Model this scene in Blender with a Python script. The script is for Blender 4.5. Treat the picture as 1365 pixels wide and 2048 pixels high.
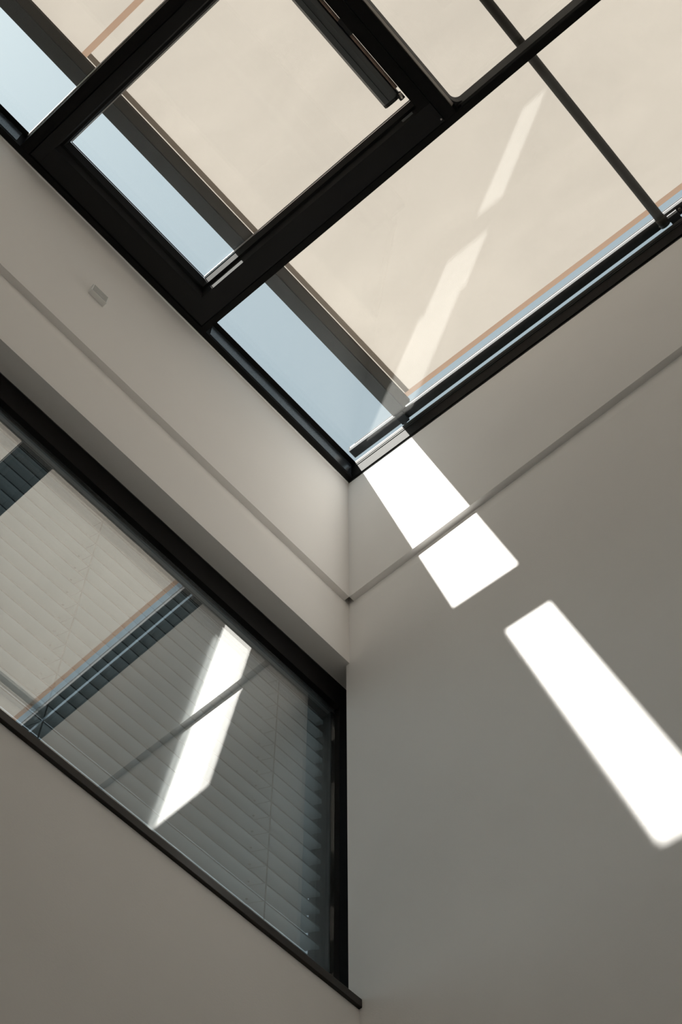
import bpy, math, random
from mathutils import Matrix, Vector
random.seed(4)
scene = bpy.context.scene
for o in list(bpy.data.objects):
    bpy.data.objects.remove(o)
COL = scene.collection

# ------------------------------------------------------------------ camera
Z0 = 6.05            # height of the skylight's lower edge above the floor
S = 0.0779           # fall of the skylight per metre along the right wall
cam_d = bpy.data.cameras.new('camera')
cam = bpy.data.objects.new('camera', cam_d)
COL.objects.link(cam)
R = ((-0.66523, 0.74664, -0.00081), (-0.65415, -0.58336, -0.48143), (-0.35993, -0.31973, 0.87648))
M = Matrix.Identity(4)
for i in range(3):
    M[i][0] = R[0][i]
    M[i][1] = -R[1][i]
    M[i][2] = -R[2][i]
M[0][3], M[1][3], M[2][3] = 1.79126, 1.55703, Z0 - 4.53796
cam.matrix_world = M
cam_d.sensor_fit = 'VERTICAL'
cam_d.sensor_height = 36.0
cam_d.sensor_width = 24.0
cam_d.lens = 2831.4 / 2048 * 36
cam_d.clip_start = 0.02
cam_d.clip_end = 300
scene.camera = cam

# ------------------------------------------------------------------ sky and sun
SUN_DIR = Vector((0.598, -0.2525, 1.0)).normalized()
world = bpy.data.worlds.new('sky')
scene.world = world
world.use_nodes = True
wn = world.node_tree
wn.nodes.clear()
wo = wn.nodes.new('ShaderNodeOutputWorld')
bg = wn.nodes.new('ShaderNodeBackground')
sky = wn.nodes.new('ShaderNodeTexSky')
sky.sky_type = 'NISHITA'
sky.sun_disc = False
sky.sun_elevation = math.asin(SUN_DIR.z)
sky.sun_rotation = math.atan2(SUN_DIR.x, SUN_DIR.y)
sky.air_density = 1.0
sky.dust_density = 1.6
sky.ozone_density = 1.0
hs = wn.nodes.new('ShaderNodeHueSaturation')
hs.inputs['Saturation'].default_value = 0.42
hs.inputs['Hue'].default_value = 0.485
bg.inputs['Strength'].default_value = 0.205
wn.links.new(sky.outputs[0], hs.inputs['Color'])
tn = wn.nodes.new('ShaderNodeVectorMath')
tn.operation = 'MULTIPLY'
tn.inputs[1].default_value = (0.98, 1.06, 1.0)
wn.links.new(hs.outputs[0], tn.inputs[0])
wn.links.new(tn.outputs[0], bg.inputs['Color'])
wn.links.new(bg.outputs[0], wo.inputs['Surface'])

sun_d = bpy.data.lights.new('sun', 'SUN')
sun_d.energy = 19.0
sun_d.angle = math.radians(0.6)
sun_d.color = (1.0, 0.965, 0.91)
sun = bpy.data.objects.new('sun', sun_d)
COL.objects.link(sun)
sun.rotation_mode = 'QUATERNION'
sun.rotation_quaternion = SUN_DIR.to_track_quat('Z', 'Y')
sun.location = (4, -2, 12)

scene.view_settings.view_transform = 'Standard'
scene.view_settings.look = 'None'
scene.view_settings.gamma = 1.0
scene.view_settings.exposure = 0.0
scene.view_settings.use_curve_mapping = False
scene.cycles.transparent_max_bounces = 24
scene.cycles.max_bounces = 14
scene.cycles.diffuse_bounces = 7
scene.cycles.glossy_bounces = 8
scene.cycles.transmission_bounces = 8

# ------------------------------------------------------------------ materials
def mat(name, col, rough=0.6, metal=0.0, noise=0.0, nscale=8.0, bump=0.0, bscale=200.0, spec=0.5, coat=0.0):
    m = bpy.data.materials.new(name)
    m.use_nodes = True
    nt = m.node_tree
    b = nt.nodes['Principled BSDF']
    b.inputs['Base Color'].default_value = (*col, 1)
    b.inputs['Roughness'].default_value = rough
    b.inputs['Metallic'].default_value = metal
    b.inputs['Specular IOR Level'].default_value = spec
    b.inputs['Coat Weight'].default_value = coat
    tc = nt.nodes.new('ShaderNodeTexCoord')
    if noise:
        n = nt.nodes.new('ShaderNodeTexNoise')
        n.inputs['Scale'].default_value = nscale
        n.inputs['Detail'].default_value = 5
        mr = nt.nodes.new('ShaderNodeMapRange')
        mr.inputs['From Min'].default_value = 0.3
        mr.inputs['From Max'].default_value = 0.7
        mr.inputs['To Min'].default_value = 1 - noise
        mr.inputs['To Max'].default_value = 1 + noise
        mx = nt.nodes.new('ShaderNodeVectorMath')
        mx.operation = 'SCALE'
        mx.inputs[0].default_value = col
        nt.links.new(tc.outputs['Object'], n.inputs['Vector'])
        nt.links.new(n.outputs['Fac'], mr.inputs['Value'])
        nt.links.new(mr.outputs[0], mx.inputs['Scale'])
        nt.links.new(mx.outputs[0], b.inputs['Base Color'])
    if bump:
        n2 = nt.nodes.new('ShaderNodeTexNoise')
        n2.inputs['Scale'].default_value = bscale
        n2.inputs['Detail'].default_value = 3
        bp = nt.nodes.new('ShaderNodeBump')
        bp.inputs['Strength'].default_value = bump
        bp.inputs['Distance'].default_value = 0.002
        nt.links.new(tc.outputs['Object'], n2.inputs['Vector'])
        nt.links.new(n2.outputs['Fac'], bp.inputs['Height'])
        nt.links.new(bp.outputs[0], b.inputs['Normal'])
    return m


def glass_mat(name, f0, tint=(1, 1, 1)):
    """Architectural pane: Schlick reflection over straight transmission, per surface."""
    m = bpy.data.materials.new(name)
    m.use_nodes = True
    nt = m.node_tree
    nt.nodes.clear()
    out = nt.nodes.new('ShaderNodeOutputMaterial')
    geo = nt.nodes.new('ShaderNodeNewGeometry')
    dot = nt.nodes.new('ShaderNodeVectorMath')
    dot.operation = 'DOT_PRODUCT'
    nt.links.new(geo.outputs['Incoming'], dot.inputs[0])
    nt.links.new(geo.outputs['Normal'], dot.inputs[1])

    def mth(op, a, b=None):
        n = nt.nodes.new('ShaderNodeMath')
        n.operation = op
        for i, v in enumerate((a, b)):
            if v is None:
                continue
            if isinstance(v, (int, float)):
                n.inputs[i].default_value = v
            else:
                nt.links.new(v, n.inputs[i])
        return n.outputs[0]
    c = mth('ABSOLUTE', dot.outputs['Value'])
    p = mth('POWER', mth('SUBTRACT', 1.0, c), 5.0)
    f = mth('ADD', mth('MULTIPLY', p, 1 - f0), f0)
    tr = nt.nodes.new('ShaderNodeBsdfTransparent')
    tr.inputs['Color'].default_value = (*tint, 1)
    gl = nt.nodes.new('ShaderNodeBsdfGlossy')
    gl.inputs['Roughness'].default_value = 0.0
    gl.inputs['Color'].default_value = (1, 1, 1, 1)
    mix = nt.nodes.new('ShaderNodeMixShader')
    nt.links.new(f, mix.inputs[0])
    nt.links.new(tr.outputs[0], mix.inputs[1])
    nt.links.new(gl.outputs[0], mix.inputs[2])
    nt.links.new(mix.outputs[0], out.inputs['Surface'])
    return m


def fabric_mat(name, trans, refl):
    m = bpy.data.materials.new(name)
    m.use_nodes = True
    nt = m.node_tree
    nt.nodes.clear()
    out = nt.nodes.new('ShaderNodeOutputMaterial')
    tc = nt.nodes.new('ShaderNodeTexCoord')
    mp = nt.nodes.new('ShaderNodeMapping')
    mp.inputs['Scale'].default_value = (2.2, 1.0, 1.0)
    mp.inputs['Rotation'].default_value = (0, 0, 0.3)
    n = nt.nodes.new('ShaderNodeTexNoise')
    n.inputs['Scale'].default_value = 2.2
    n.inputs['Detail'].default_value = 8
    n.inputs['Roughness'].default_value = 0.62
    n.inputs['Distortion'].default_value = 0.6
    n2 = nt.nodes.new('ShaderNodeTexNoise')
    n2.inputs['Scale'].default_value = 260
    n2.inputs['Detail'].default_value = 2
    nt.links.new(tc.outputs['Object'], mp.inputs['Vector'])
    nt.links.new(mp.outputs[0], n.inputs['Vector'])
    nt.links.new(tc.outputs['Object'], n2.inputs['Vector'])
    mr = nt.nodes.new('ShaderNodeMapRange')
    mr.inputs['From Min'].default_value = 0.3
    mr.inputs['From Max'].default_value = 0.7
    mr.inputs['To Min'].default_value = 0.93
    mr.inputs['To Max'].default_value = 1.05
    nt.links.new(n.outputs['Fac'], mr.inputs['Value'])
    mr2 = nt.nodes.new('ShaderNodeMapRange')
    mr2.inputs['From Min'].default_value = 0.3
    mr2.inputs['From Max'].default_value = 0.7
    mr2.inputs['To Min'].default_value = 0.97
    mr2.inputs['To Max'].default_value = 1.03
    nt.links.new(n2.outputs['Fac'], mr2.inputs['Value'])
    mu = nt.nodes.new('ShaderNodeMath')
    mu.operation = 'MULTIPLY'
    nt.links.new(mr.outputs[0], mu.inputs[0])
    nt.links.new(mr2.outputs[0], mu.inputs[1])
    sc = nt.nodes.new('ShaderNodeVectorMath')
    sc.operation = 'SCALE'
    sc.inputs[0].default_value = trans
    nt.links.new(mu.outputs[0], sc.inputs['Scale'])
    tl = nt.nodes.new('ShaderNodeBsdfTranslucent')
    nt.links.new(sc.outputs[0], tl.inputs['Color'])
    df = nt.nodes.new('ShaderNodeBsdfDiffuse')
    df.inputs['Color'].default_value = (*refl, 1)
    ad = nt.nodes.new('ShaderNodeAddShader')
    nt.links.new(tl.outputs[0], ad.inputs[0])
    nt.links.new(df.outputs[0], ad.inputs[1])
    nt.links.new(ad.outputs[0], out.inputs['Surface'])
    return m


M_WALL = mat('white_plaster', (0.885, 0.862, 0.840), 0.85, noise=0.015, nscale=3, bump=0.12, bscale=260)
M_WALLB = mat('white_plaster_sky_tint', (0.885, 0.872, 0.858), 0.85, noise=0.015, nscale=3, bump=0.12, bscale=260)  # same plaster as the left wall, with cooler sky light in its colour
M_TUBE = mat('dark_brown_tube', (0.028, 0.025, 0.021), 0.6, noise=0.2, nscale=30, spec=0.2)
M_LINING = mat('white_lining', (0.895, 0.872, 0.85), 0.8, noise=0.01, nscale=3, bump=0.08, bscale=260)
M_FRAME = mat('black_aluminium', (0.012, 0.0115, 0.011), 0.62, noise=0.1, nscale=40, bump=0.15, bscale=900, spec=0.05)
M_FACE = mat('black_gloss_rebate', (0.03, 0.034, 0.038), 0.22, spec=0.6)
M_BEAD = mat('bead_cloth_reflection', (0.16, 0.135, 0.115), 0.35, spec=0.6)  # taupe paints in the beige cloth's reflection on the bead
M_SEAL = mat('black_rubber', (0.008, 0.008, 0.008), 0.7)
M_SPACER = mat('aluminium_spacer', (0.55, 0.55, 0.55), 0.35, metal=0.8)
M_FRIT = mat('black_frit', (0.012, 0.014, 0.015), 0.3)
M_WINFRAME = mat('charcoal_window_frame', (0.024, 0.024, 0.024), 0.8, spec=0.05)
M_RAILTOP = mat('silver_rail', (0.15, 0.152, 0.155), 0.9, metal=0.0, spec=0.0)
M_RAIL = mat('anthracite_rail', (0.045, 0.05, 0.055), 0.5, noise=0.2, nscale=60)
M_BAR = mat('anthracite_bar', (0.022, 0.027, 0.031), 0.6, noise=0.2, nscale=30, spec=0.3)
M_SILL = mat('dark_bronze_sill', (0.022, 0.018, 0.015), 0.3, spec=0.3, noise=0.1, nscale=4)
M_SLAT = mat('grey_slat', (0.36, 0.41, 0.43), 0.5, noise=0.04, nscale=6)
M_LIP = mat('slat_gap_shade', (0.035, 0.045, 0.048), 0.6)  # dark colour paints the shade of the gap along each slat
M_CORD = mat('dark_cord', (0.03, 0.035, 0.035), 0.8)
M_MOTOR = mat('slate_housing', (0.075, 0.082, 0.085), 0.33, spec=0.6)
M_BROWN = mat('brown_brush_seal', (0.22, 0.15, 0.11), 0.5, noise=0.3, nscale=120)
M_CHROME = mat('brushed_steel', (0.45, 0.42, 0.38), 0.3, metal=0.9)
M_PLASTIC = mat('white_plastic', (0.88, 0.88, 0.86), 0.35)
M_LENS = mat('frosted_plastic', (0.50, 0.50, 0.48), 0.5, noise=0.1, nscale=80)
M_FLOOR = mat('oak_floor', (0.42, 0.34, 0.28), 0.5, noise=0.15, nscale=3)
M_CEIL = mat('white_ceiling', (0.88, 0.86, 0.84), 0.9)
M_ROOM = mat('painted_room_wall', (0.90, 0.885, 0.865), 0.85)
M_ROOF = mat('roof_membrane', (0.2, 0.2, 0.2), 0.9)
M_FABRIC = fabric_mat('beige_awning_cloth', (0.123, 0.110, 0.0975), (0.30, 0.27, 0.24))
M_HEM = fabric_mat('tan_hem_tape', (0.085, 0.057, 0.041), (0.25, 0.17, 0.12))
M_HEM2 = fabric_mat('thick_cloth_hem', (0.106, 0.092, 0.079), (0.28, 0.24, 0.2))
M_DARKHEM = fabric_mat('dark_hem_pocket', (0.012, 0.009, 0.007), (0.05, 0.045, 0.04))
M_GLASS = glass_mat('skylight_glass', 0.022, (0.995, 1.0, 0.998))
M_WGLASS = glass_mat('coated_window_glass', 0.185, (0.95, 0.965, 0.97))

# ------------------------------------------------------------------ helpers
def tag(o, label=None, cat=None, group=None, kind=None):
    if label: o['label'] = label
    if cat: o['category'] = cat
    if group: o['group'] = group
    if kind: o['kind'] = kind
    return o


def empty(name, loc=(0, 0, 0)):
    o = bpy.data.objects.new(name, None)
    o.empty_display_size = 0.1
    o.location = loc
    COL.objects.link(o)
    return o


def build(name, verts, faces, m, parent=None, smooth=False):
    """verts in world coordinates; the parent's location is subtracted."""
    me = bpy.data.meshes.new(name)
    off = Vector((0, 0, 0))
    p = parent
    while p is not None:
        off += Vector(p.location)
        p = p.parent
    c = Vector((0, 0, 0))
    for v in verts: c += Vector(v)
    c /= len(verts)
    me.from_pydata([Vector(v) - c for v in verts], [], faces)
    me.materials.append(m)
    me.update()
    import bmesh
    b = bmesh.new()
    b.from_mesh(me)
    bmesh.ops.recalc_face_normals(b, faces=b.faces)
    b.to_mesh(me)
    b.free()
    if smooth:
        for f in me.polygons: f.use_smooth = True
    o = bpy.data.objects.new(name, me)
    o.location = c - off
    COL.objects.link(o)
    if parent: o.parent = parent
    return o


def ident(x, y, z): return (x, y, z)
def up(x, y, z): return (x, y, Z0 + z)                 # z measured from the skylight edge
def sk(x, y, h): return (x, y, Z0 - S * y + h)         # h measured from the sloping skylight plane


BOXF = [(0, 1, 3, 2), (4, 6, 7, 5), (0, 4, 5, 1), (2, 3, 7, 6), (0, 2, 6, 4), (1, 5, 7, 3)]
def boxv(x0, x1, y0, y1, z0, z1, tf=ident):
    return [tf(x, y, z) for x in (x0, x1) for y in (y0, y1) for z in (z0, z1)]


def box(name, x0, x1, y0, y1, z0, z1, m, parent=None, tf=ident, bev=0):
    o = build(name, boxv(x0, x1, y0, y1, z0, z1, tf), BOXF, m, parent)
    if bev:
        b = o.modifiers.new('bevel', 'BEVEL')
        b.width = bev
        b.segments = 2
        b.limit_method = 'ANGLE'
    return o


def boxes(name, lst, m, parent=None, tf=ident):
    vs, fs = [], []
    for b in lst:
        k = len(vs)
        vs += boxv(*b, tf)
        fs += [tuple(i + k for i in f) for f in BOXF]
    return build(name, vs, fs, m, parent)


def prism(name, prof, a0, a1, axis, m, parent=None, tf=ident, smooth=False):
    """extrude profile; axis 'x': prof=(y,z), axis 'y': prof=(x,z), axis 'z': prof=(x,y)"""
    n = len(prof)
    vs = []
    for a in (a0, a1):
        for p, q in prof:
            vs.append(tf(a, p, q) if axis == 'x' else tf(p, a, q) if axis == 'y' else tf(p, q, a))
    fs = [tuple(range(n)), tuple(range(2 * n - 1, n - 1, -1))]
    fs += [(i, (i + 1) % n, n + (i + 1) % n, n + i) for i in range(n)]
    return build(name, vs, fs, m, parent, smooth)


def tube(name, a, b, r, m, parent=None, n=16):
    a, b = Vector(a), Vector(b)
    d = (b - a).normalized()
    u = d.orthogonal().normalized()
    w = d.cross(u)
    vs = []
    for p in (a, b):
        for i in range(n):
            t = 2 * math.pi * i / n
            vs.append(p + (u * math.cos(t) + w * math.sin(t)) * r)
    fs = [tuple(range(n)), tuple(range(2 * n - 1, n - 1, -1))]
    fs += [(i, (i + 1) % n, n + (i + 1) % n, n + i) for i in range(n)]
    o = build(name, vs, fs, m, parent)
    for f in o.data.polygons:
        f.use_smooth = len(f.vertices) == 4
    return o


# ------------------------------------------------------------------ room shell
RX, RY = 2.46, 2.40
SX, SY = 2.42, 2.32
E = 0.014                                              # the upper lining stands this proud
CV, CZ = 0.022, 0.07                                   # cove below the lining: depth and height
ZT, ZB = -1.105, -2.382                                # window head and sill heights (from skylight edge)
WX1 = 2.30                                             # far jamb of the window
floor = box('floor', -0.3, RX + 0.2, -0.3, RY + 0.2, -0.15, 0.0, M_FLOOR)
tag(floor, kind='structure')

wall_left = boxes('wall_left', [
    (-0.10, RX, -0.085, 0.003, 0, Z0 + ZB - 0.023),
    (-0.10, RX, -0.30, -0.0851, 0, Z0 + ZB - 0.023),
    (-0.30, RX, -0.085, -E, Z0 + ZT, Z0 - 0.770 - CZ),
    (-0.30, RX, -0.085, -CV, Z0 - 0.770 - CZ, Z0),
    (-0.30, RX, -0.16, -0.0851, Z0 + ZT + 0.02, Z0),
    (WX1 + 0.08, RX, -0.30, -E - .0002, Z0 + ZB - 0.023, Z0 + ZT)], M_WALL)
tag(wall_left, kind='structure')
lin = box('lining_panel', 0, RX, -CV, 0, Z0 - 0.770, Z0 - 0.002, M_LINING, wall_left)
cove = [(-CV, Z0 - 0.770)] + [(-CV + (CV - E) * (k / 8) ** 0.6, Z0 - 0.770 - CZ * k / 8) for k in range(1, 9)] + [(-CV - .0005, Z0 - 0.770 - CZ)]
prism('cove_strip', cove, -CV, RX, 'x', M_WALL, wall_left)
box('shadow_gap_bead', 0.0, SX, 0, 0.0035, Z0 - 0.006, Z0 - 0.0005, M_PLASTIC, wall_left)

def wallB():
    # runs along y; its end stops short of the window frame; set back behind the lining
    vs, fs = [], []
    for (x1, z0, z1, sl) in ((-E, 0.0, Z0 - 0.770 - CZ, 0), (-CV, Z0 - 0.770 - CZ, Z0 - 0.002, 1)):
        k = len(vs)
        vs += [(x, y, (z0 if t == 0 else z1 - sl * S * y)) for x in (-0.25, x1) for y in (-0.027, RY) for t in (0, 1)]
        fs += [tuple(i + k for i in f) for f in BOXF]
    return build('wall_right', vs, fs, M_WALLB)
wall_right = wallB()
tag(wall_right, kind='structure')
prism('lining_panel', [(0, Z0 - 0.770), (RY, Z0 - 0.770), (RY, Z0 - S * RY - 0.002), (0, Z0 - 0.002)], -CV, 0, 'x', M_WALLB, wall_right)
prism('cove_strip', cove, -CV, RY, 'y', M_WALLB, wall_right)
prism('shadow_gap', [(0.0036, Z0 - 0.008), (SY, Z0 - S * SY - 0.008), (SY, Z0 - S * SY - 0.0005), (0.0036, Z0 - 0.0005)], 0, 0.0015, 'x', M_SEAL, wall_right)
tag(box('wall_back', 0, RX, RY, RY + 0.2, 0, Z0 - S * RY, M_ROOM), kind='structure')
tag(prism('wall_far', [(-0.3, 0), (RY + 0.2, 0), (RY + 0.2, Z0 - S * (RY + .2)), (-0.3, Z0 + S * 0.3)], RX, RX + 0.2, 'x', M_ROOM), kind='structure')

tag(boxes('ceiling', [(SX, RX, 0, RY, 0.0, 0.25), (-E, SX, SY, RY, 0.0, 0.25)], M_CEIL, None, sk), kind='structure')

# ------------------------------------------------------------------ skylight (window_2)
skyl = empty('window_2', (0.0, 0.0, Z0))
tag(skyl, kind='structure')
G = 0.10      # level of the fixed glazing above the lower face
# perimeter members
prism('frame_rail', [(0.0, 0), (0.024, 0), (0.028, G), (0.045, G), (0.0445, G + .0008), (0.018, G + .001), (0.018, G + .045), (-0.10, G + .045), (-0.10, 0)], -0.10, SX, 'x', M_FRAME, skyl, sk)
prism('rebate_face', [(0.0245, 0.012), (0.0262, 0.012), (0.0295, G - .01), (0.0275, G - .01)], 0.012, 0.742, 'x', M_FACE, skyl, sk)
prism('rebate_face', [(0.0245, 0.012), (0.0262, 0.012), (0.0295, G - .01), (0.0275, G - .01)], 1.63, SX - .06, 'x', M_FACE, skyl, sk)
prism('frame_rail', [(-0.10, 0), (0.006, 0), (0.010, G - 0.012), (-0.012, G - .012), (-0.012, G + .045), (-0.10, G + .045)], 0.024, SY, 'y', M_FRAME, skyl, sk)
prism('gasket', [(0.010, G - 0.012), (0.010, G), (0.0115, G), (0.0115, G - .004), (0.011, G - .008)], 0.045, SY, 'y', M_SEAL, skyl, sk)
box('frame_rail', SX - .05, SX + .08, -0.10, SY, 0, G + .045, M_FRAME, skyl, sk)
box('frame_rail', -0.10, SX + .08, SY, SY + .08, 0, G + .045, M_FRAME, skyl, sk)

for h in (0.066, 0.078):
    box('gasket', 0.0085 + (h - .066) * .04, 0.0112, 0.046, SY, h, h + 0.003, M_SEAL, skyl, sk)
# mullions
prism('mullion', [(0.760, 0), (0.783, 0), (0.783, 0.05), (0.775, G - .002), (0.760, G - .002)], 0.0245, SY, 'y', M_FRAME, skyl, sk)
prism('mullion', [(1.575, 0), (1.610, 0), (1.612, G), (1.612, G + .04), (1.575, G + .04)], 0.0245, SY, 'y', M_FRAME, skyl, sk)
# white strip: sunlit edge of the second mullion, put into its colour
box('sunlit_edge', 1.6125, 1.6155, 0.046, SY - .01, G - .03, G - .004, M_PLASTIC, skyl, sk)
# fixed part of the middle bay: transom, beads and rounded corner
prism('transom', [(1.103, 0), (1.143, 0), (1.143, G + .04), (1.103, G + .04)], 0.7835, 1.5745, 'x', M_FRAME, skyl, sk)
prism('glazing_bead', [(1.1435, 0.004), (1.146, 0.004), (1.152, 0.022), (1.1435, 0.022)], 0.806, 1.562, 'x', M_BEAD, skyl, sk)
prism('bead_edge', [(1.1435, 0.0225), (1.1525, 0.0225), (1.1535, G - .006), (1.1435, G - .006)], 0.7835, 1.5745, 'x', M_SEAL, skyl, sk)
prism('glazing_bead', [(0.7835, 0.004), (0.785, 0.004), (0.790, 0.018), (0.7835, 0.018)], 1.168, SY, 'y', M_WINFRAME, skyl, sk)
prism('bead_edge', [(0.7835, 0.0185), (0.7905, 0.0185), (0.7945, G - .006), (0.7835, G - .006)], 1.1540, SY, 'y', M_SEAL, skyl, sk)
r = 0.024
arc = [(0.7946, 1.1536)] + [(0.7946 + r - r * math.cos(t), 1.1536 + r - r * math.sin(t)) for t in [i * math.pi / 16 for i in range(9)]]
prism('corner_gusset', arc, 0.03, G - .006, 'z', M_SEAL, skyl, sk)
prism('bead_edge', [(1.5745, 0.004), (1.560, G - .006), (1.5745, G - .006)], 1.154, SY, 'y', M_SEAL, skyl, sk)

def pane(x0, x1, y0, y1, g, parent):
    for k, hh in enumerate((g, g + 0.022)):
        box('glass_pane', x0, x1, y0, y1, hh, hh + 0.006, M_GLASS, parent, sk)
pane(-0.0115, 0.7595, 0.0185, SY - .0005, G + .001, skyl)
pane(0.7840, 1.5745, 1.1440, SY - .0005, G + .001, skyl)
pane(1.6165, SX - .0505, 0.0185, SY - .0005, G + .001, skyl)

# opening sash of the middle bay
sash = empty('opening_sash', (0, 0, 0))
sash.parent = skyl
GS = 0.09
def sprof(e, d):          # stepped rebate profile; e = lower edge, d = direction of opening
    return [(e, 0.0), (e + .007 * d, .045), (e + .016 * d, .045), (e + .026 * d, GS), (e + .010 * d, GS + .001), (e + .010 * d, GS + .035)]
prism('sash_rail', [(0.786, 0.0)] + sprof(0.859, 1) + [(0.786, GS + .035)], 0.0300, 1.100, 'y', M_WINFRAME, sash, sk)
prism('sash_rail', [(1.571, 0.0)] + sprof(1.533, -1) + [(1.571, GS + .035)], 0.0300, 1.100, 'y', M_WINFRAME, sash, sk)
prism('sash_rail', [(0.0300, 0.0)] + sprof(0.103, 1) + [(0.0300, GS + .035)], 0.8595, 1.5325, 'x', M_WINFRAME, sash, sk)
prism('sash_rail', [(1.100, 0.0), (1.058, 0), (1.056, GS), (1.056, GS + .035), (1.100, GS + .035)], 0.8595, 1.5325, 'x', M_FRAME, sash, sk)
boxes('spacer', [(0.8855, 0.8895, 0.131, 1.054, GS + .001, GS + .004), (1.5030, 1.5065, 0.131, 1.054, GS + .001, GS + .004)], M_SPACER, sash, sk)
box('spacer', 0.8895, 1.503, 0.1295, 0.1325, GS + .001, GS + .004, M_FRIT, sash, sk)
pane(0.8855, 1.5065, 0.1295, 1.0555, GS + .005, sash)
# small fittings on the underside
box('latch_plate', 0.868, 0.875, 0.998, 1.040, -0.003, -0.0002, M_MOTOR, sash, sk, bev=.001)
tube('screw', sk(0.805 - .008, 1.094, -0.0025), sk(0.805 - .008, 1.094, -0.0002), 0.003, M_CHROME, sash, 12)

# ------------------------------------------------------------------ electric opener under the transom
op = empty('window_opener', sk(1.2, 1.03, 0.0))
tag(op, 'slate grey electric opener housing along the middle skylight pane', 'window opener')
prof = [(0.982, 0.018), (0.990, 0.004), (1.008, 0.000), (1.026, -0.001), (1.040, 0.008), (1.0445, 0.022), (1.043, 0.060), (0.984, 0.060)]
prism('housing', prof, 0.943, 1.524, 'x', M_MOTOR, op, sk)
prism('end_cap', [(y, h) for y, h in prof], 0.932, 0.9427, 'x', M_SEAL, op, sk)
box('seam_line', 0.944, 1.523, 1.0075, 1.0085, -0.0022, -0.0002, M_SEAL, op, sk)
tube('drive_knuckle', sk(0.922, 1.044, 0.006), sk(0.945, 1.044, 0.006), 0.0095, M_SEAL, op)
tube('steel_pin', sk(0.926, 1.046, -0.006), sk(0.944, 1.050, -0.006), 0.005, M_CHROME, op)
for x0, x1 in ((0.961, 1.172), (1.228, 1.524)):
    s = box('brush_seal', x0, x1, 1.0455, 1.0505, 0.004, 0.012, M_BROWN, op, sk)
    boxes('brush_rib', [(x0, x1, 1.0512 + k * .0018, 1.0521 + k * .0018, 0.004, 0.012) for k in range(3)], M_BROWN, op, sk)['kind'] = 'stuff'
box('bracket', 1.172, 1.228, 1.0455, 1.0575, 0.002, 0.03, M_SEAL, op, sk)

# ------------------------------------------------------------------ awning above the glass
aw = empty('awning', sk(1.5, 1.6, 0.2))
tag(aw, 'beige cloth sun awning stretched above the skylight glass', 'awning')
AX0, AX1, AY1 = 0.040, 2.62, 2.50
HF = 0.232
def sheet(name, x0, x1, y0, y1, h, m, nx=60, ny=60, amp=0.0012):
    vs, fs = [], []
    for i in range(nx + 1):
        for j in range(ny + 1):
            x = x0 + (x1 - x0) * i / nx
            y = y0 + (y1 - y0) * j / ny
            vs.append(sk(x, y, h + amp * math.sin(5.1 * x + 2 * y) + amp * .6 * math.sin(9 * y - 3 * x)))
    for i in range(nx):
        for j in range(ny):
            a = i * (ny + 1) + j
            fs.append((a, a + 1, a + ny + 2, a + ny + 1))
    return build(name, vs, fs, m, aw, True)
cloth = sheet('cloth', AX0 + .019, 1.652, 0.300, AY1, HF, M_FABRIC)
sheet('cloth', 1.673, AX1, 0.300, AY1, HF, M_FABRIC)
sheet('side_hem', AX0, AX0 + .019, 0.300, AY1, HF, M_HEM, 2, 60)
sheet('seam_tape', 1.652, 1.673, 0.300, AY1, HF, M_HEM, 2, 60)
sheet('front_hem', AX0 + .019, 1.652, 0.333, 0.352, HF - .004, M_HEM2, 40, 2)
# front bar with dark pocket hem
prism('front_bar', [(0.2450, 0.200), (0.2950, 0.200), (0.2950, 0.206), (0.2900, 0.262), (0.2520, 0.262)], 0.022, AX1, 'x', M_BAR, aw, sk)
box('bar_groove', 0.023, AX1, 0.2955, 0.2985, 0.2045, 0.225, M_SEAL, aw, sk)
prism('hem_pocket', [(0.2990, 0.202), (0.3290, 0.2035), (0.3300, 0.226), (0.2990, 0.230)], 0.030, AX1, 'x', M_DARKHEM, aw, sk)
# guide rail beside the right wall: dark body, pale slotted flank
rail = prism('guide_rail', [(-0.017, 0.200), (0.0165, 0.200), (0.0165, 0.236), (-0.017, 0.236)], 0.026, AY1 + .1, 'y', M_RAIL, aw, sk)
box('rail_flank', 0.0170, 0.0185, 0.026, AY1 + .1, 0.2005, 0.2210, M_RAILTOP, aw, sk)
box('rail_flank', 0.0170, 0.0185, 0.050, AY1 + .1, 0.2300, 0.2350, M_RAILTOP, aw, sk)
box('rail_slot', 0.0168, 0.0172, 0.050, AY1 + .1, 0.2212, 0.2298, M_RAIL, aw, sk)
box('rail_end_cap', -0.017, 0.0185, 0.0225, 0.0258, 0.200, 0.236, M_RAILTOP, aw, sk)
boxes('end_runner', [(-0.020, 0.021, 0.252, 0.285, 0.186, 0.1995), (-0.026, -0.0175, 0.258, 0.268, 0.18, 0.236)], M_BAR, aw, sk)
box('guide_rail', 2.64, 2.675, 0.026, AY1 + .1, 0.200, 0.230, M_RAIL, aw, sk)
# round brace tube across the awning
br = tube('brace_tube', sk(0.010, 1.414, 0.172), sk(2.65, 1.420, 0.172), 0.0165, M_TUBE, aw, 24)
tube('tube_collar', sk(-0.004, 1.414, 0.172), sk(0.030, 1.414, 0.172), 0.0185, M_TUBE, aw, 24)
tube('collar_screw', sk(0.010, 1.398, 0.158), sk(0.012, 1.396, 0.152), 0.0025, M_CHROME, aw, 10)
boxes('tube_bracket', [(-0.020, 0.012, 1.4335, 1.470, 0.165, 0.1995), (-0.052, -0.0205, 1.448, 1.456, 0.170, 0.185), (-0.032, -0.0205, 1.462, 1.50, 0.160, 0.19)], M_RAIL, aw, sk)
tube('bracket_bolt', sk(0.002, 1.480, 0.190), sk(0.002, 1.480, 0.1995), 0.006, M_CHROME, aw, 12)
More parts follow.
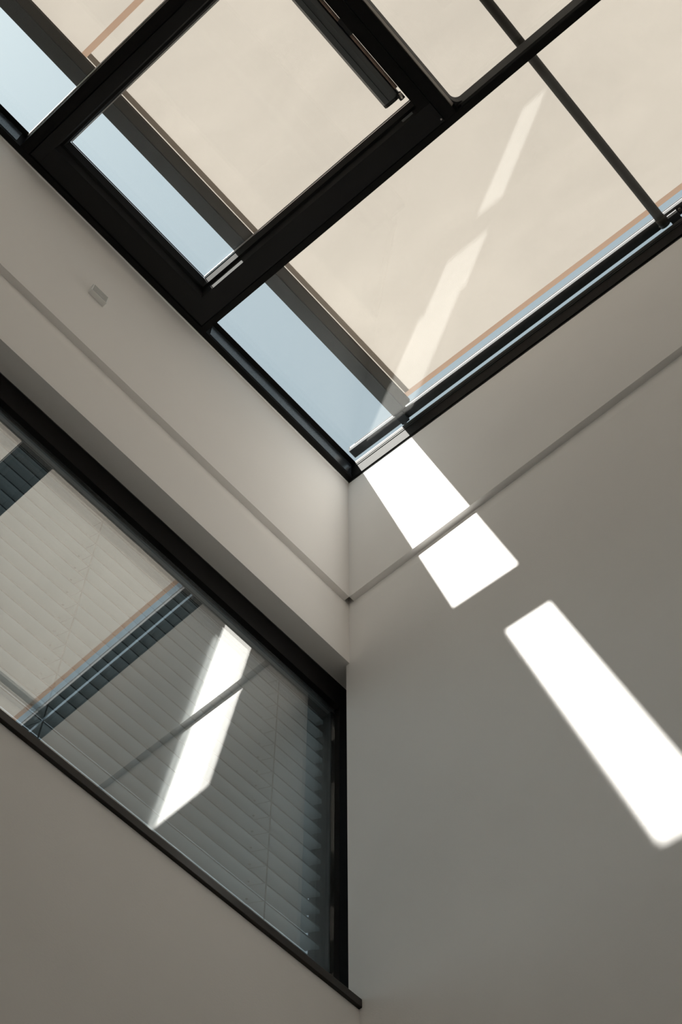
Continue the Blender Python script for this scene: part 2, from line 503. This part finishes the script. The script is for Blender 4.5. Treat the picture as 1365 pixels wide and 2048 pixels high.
# posts carrying the awning on the kerb
for fx, fy in ((-0.05, 2.44), (2.655, 2.44), (2.655, 0.3)):
    box('support_foot', fx - .01, fx + .02, fy, fy + .06, 0.0, 0.199, M_BAR, aw, sk)
# roof kerb outside
kerb = boxes('trim_2', [(-0.30, -0.101, -0.30, RY, -0.1, 0.02), (-0.101, 4.4, -1.2, -0.101, -0.06, -0.012), (SX + .081, 4.4, -0.1005, 3.0, -0.06, -0.0125)], M_ROOF, None, sk)
tag(kerb, kind='structure')
box('sun_blocker', 2.885, 4.2, -1.1, -0.255, Z0 + .02, Z0 + 2.2, M_ROOM, kerb)  # unseen block added to keep the sun off the lower right wall

# ------------------------------------------------------------------ wall window (window_1)
win = empty('window_1', (0, -0.10, Z0 + ZB))
tag(win, kind='structure')
FX0 = -0.05
def fr(name, *b, m=M_WINFRAME, bev=0.0008): return box(name, *b, m, win, up, bev)
# head rail: face, underside, then stepped bead
fr('head_rail', -0.20, WX1 + .08, -0.125, -0.0852, -1.216, ZT + .0195, m=M_FRAME)
fr('head_rail', -0.20, WX1 + .08, -0.150, -0.1252, -1.216, ZT + .0195, m=M_WINFRAME)
fr('head_edge_lip', 0.0, WX1 + .08, -0.0862, -0.0842, ZT - .004, ZT - .0005, m=M_MOTOR, bev=0)
fr('jamb', -0.20, FX0, -0.150, -0.0852, ZB - .05, -1.2162, m=M_FRAME)
fr('jamb', WX1, WX1 + .08, -0.150, -0.0852, ZB - .02, -1.2162, m=M_FRAME)
fr('bottom_rail', FX0 + .0002, WX1 - .0002, -0.150, -0.0852, ZB + .0005, ZB + .012, m=M_FRAME)
box('glass_spacer', FX0 + .0002, WX1 - .0002, -0.1248, -0.1092, -1.2262, -1.2164, M_SPACER, win, up)
box('glass_spacer', FX0 + .0002, FX0 + .008, -0.1248, -0.1092, ZB + .013, -1.2264, M_FRIT, win, up)
for y in (-0.1090, -0.1310):
    box('glass_pane', FX0 + .0004, WX1 - .0004, y, y + .006, ZB + .0122, -1.2165, M_WGLASS, win, up)
# dark reveal behind the wall end
box('reveal_lining', -0.26, -0.2002, -0.30, -0.0852, ZB - .1, ZT, M_FRAME, win, up)

sill = box('trim_1', -E, RX - .001, -0.0845, 0.0119, ZB - .0228, ZB, M_SILL, None, up, 0.0012)
tag(sill, kind='structure')

# ------------------------------------------------------------------ venetian blind outside the wall window
bl = empty('venetian_blind', (1.1, -0.22, Z0 - 1.0))
tag(bl, 'grey metal venetian blind lowered behind the left wall window', 'blind')
PITCH = 0.0597
SXa, SXb = -0.113, 2.45
def slat_mesh():
    n = 6
    D, H = 0.066, 0.038
    top = []
    for i in range(n + 1):
        t = i / n
        y = -D * t
        z = H * t + 0.003 * math.sin(math.pi * t)
        top.append((y, z))
    bot = [(y, z - 0.0009) for y, z in reversed(top)]
    # rolled lip along the inner edge
    pr = top + bot
    n2 = len(pr)
    vs = [(x, y, z) for x in (SXa, SXb) for y, z in pr]
    fs = [tuple(range(n2)), tuple(range(2 * n2 - 1, n2 - 1, -1))] + [(i, (i + 1) % n2, n2 + (i + 1) % n2, n2 + i) for i in range(n2)]
    k = len(vs)
    ring = [(0.0017 * math.cos(t), -0.0016 + 0.0017 * math.sin(t)) for t in [j * math.pi / 3 for j in range(6)]]
    vs += [(x, y, z) for x in (SXa, SXb) for y, z in ring]
    fs += [(k + i, k + (i + 1) % 6, k + 6 + (i + 1) % 6, k + 6 + i) for i in range(6)]
    return vs, fs
sv, sf = slat_mesh()
ZS = -1.800
zs = []
z = ZS
while z + PITCH < -1.00: z += PITCH
while z > ZB - 0.12:
    zs.append(z)
    z -= PITCH
first = None
for zk in zs:
    if first is None:
        first = build('slat', [(x, y - 0.19, z + Z0 + zk) for x, y, z in sv], sf, M_SLAT, bl)
        base = zk
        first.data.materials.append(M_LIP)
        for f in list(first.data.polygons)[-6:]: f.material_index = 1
    else:
        c = first.copy()
        COL.objects.link(c)
        c.location = first.location + Vector((0, 0, zk - base))
CX = [0.1015, 0.8115, 1.522, 2.232]
for cx in CX:
    cd = tube('ladder_cord', (cx, -0.187, Z0 - 0.98), (cx, -0.187, Z0 + ZB - .1), 0.0020, M_CORD, bl, 6)
    vs, fs = [], []
    for zk in zs:
        k = len(vs)
        a = Vector((cx, -0.189, Z0 + zk - 0.002))
        b = Vector((cx + 0.0, -0.254, Z0 + zk + 0.034))
        for p in (a, b):
            for dx, dz in ((-.0006, -.0006), (.0006, -.0006), (.0006, .0006), (-.0006, .0006)):
                vs.append(p + Vector((dx, 0, dz)))
        fs += [tuple(i + k for i in f) for f in ((0, 1, 2, 3), (7, 6, 5, 4), (0, 4, 5, 1), (1, 5, 6, 2), (2, 6, 7, 3), (3, 7, 4, 0))]
    g = build('ladder_rungs', vs, fs, M_CORD, bl)
    g['kind'] = 'stuff'
    # small clips that hold the cord under each slat
    vs, fs = [], []
    for zk in zs:
        k = len(vs)
        vs += boxv(cx + 0.010, cx + 0.015, -0.240, -0.234, Z0 + zk + 0.027, Z0 + zk + 0.034)
        fs += [tuple(i + k for i in f) for f in BOXF]
    g = build('slat_clips', vs, fs, M_CORD, bl)
    g['kind'] = 'stuff'
box('head_box', SXa - .02, SXb, -0.29, -0.175, Z0 - 0.985, Z0 - 0.9, M_WINFRAME, bl)
box('side_guide', -0.199, -0.116, -0.25, -0.185, Z0 + ZB - .12, Z0 - 0.99, M_FRAME, bl)
box('side_guide', 2.455, 2.49, -0.25, -0.185, Z0 + ZB - .12, Z0 - 0.99, M_FRAME, bl)

# ------------------------------------------------------------------ sensor on the left wall lining
sn = empty('wall_sensor', (1.16, 0.0, Z0 - 0.41))
tag(sn, 'small white rectangular sensor on the left wall under the skylight', 'sensor')
box('casing', 1.130, 1.193, 0.0, 0.017, Z0 - 0.456, Z0 - 0.408, M_PLASTIC, sn, ident, 0.0015)
box('cover', 1.134, 1.189, 0.0172, 0.0178, Z0 - 0.452, Z0 - 0.412, M_LENS, sn)
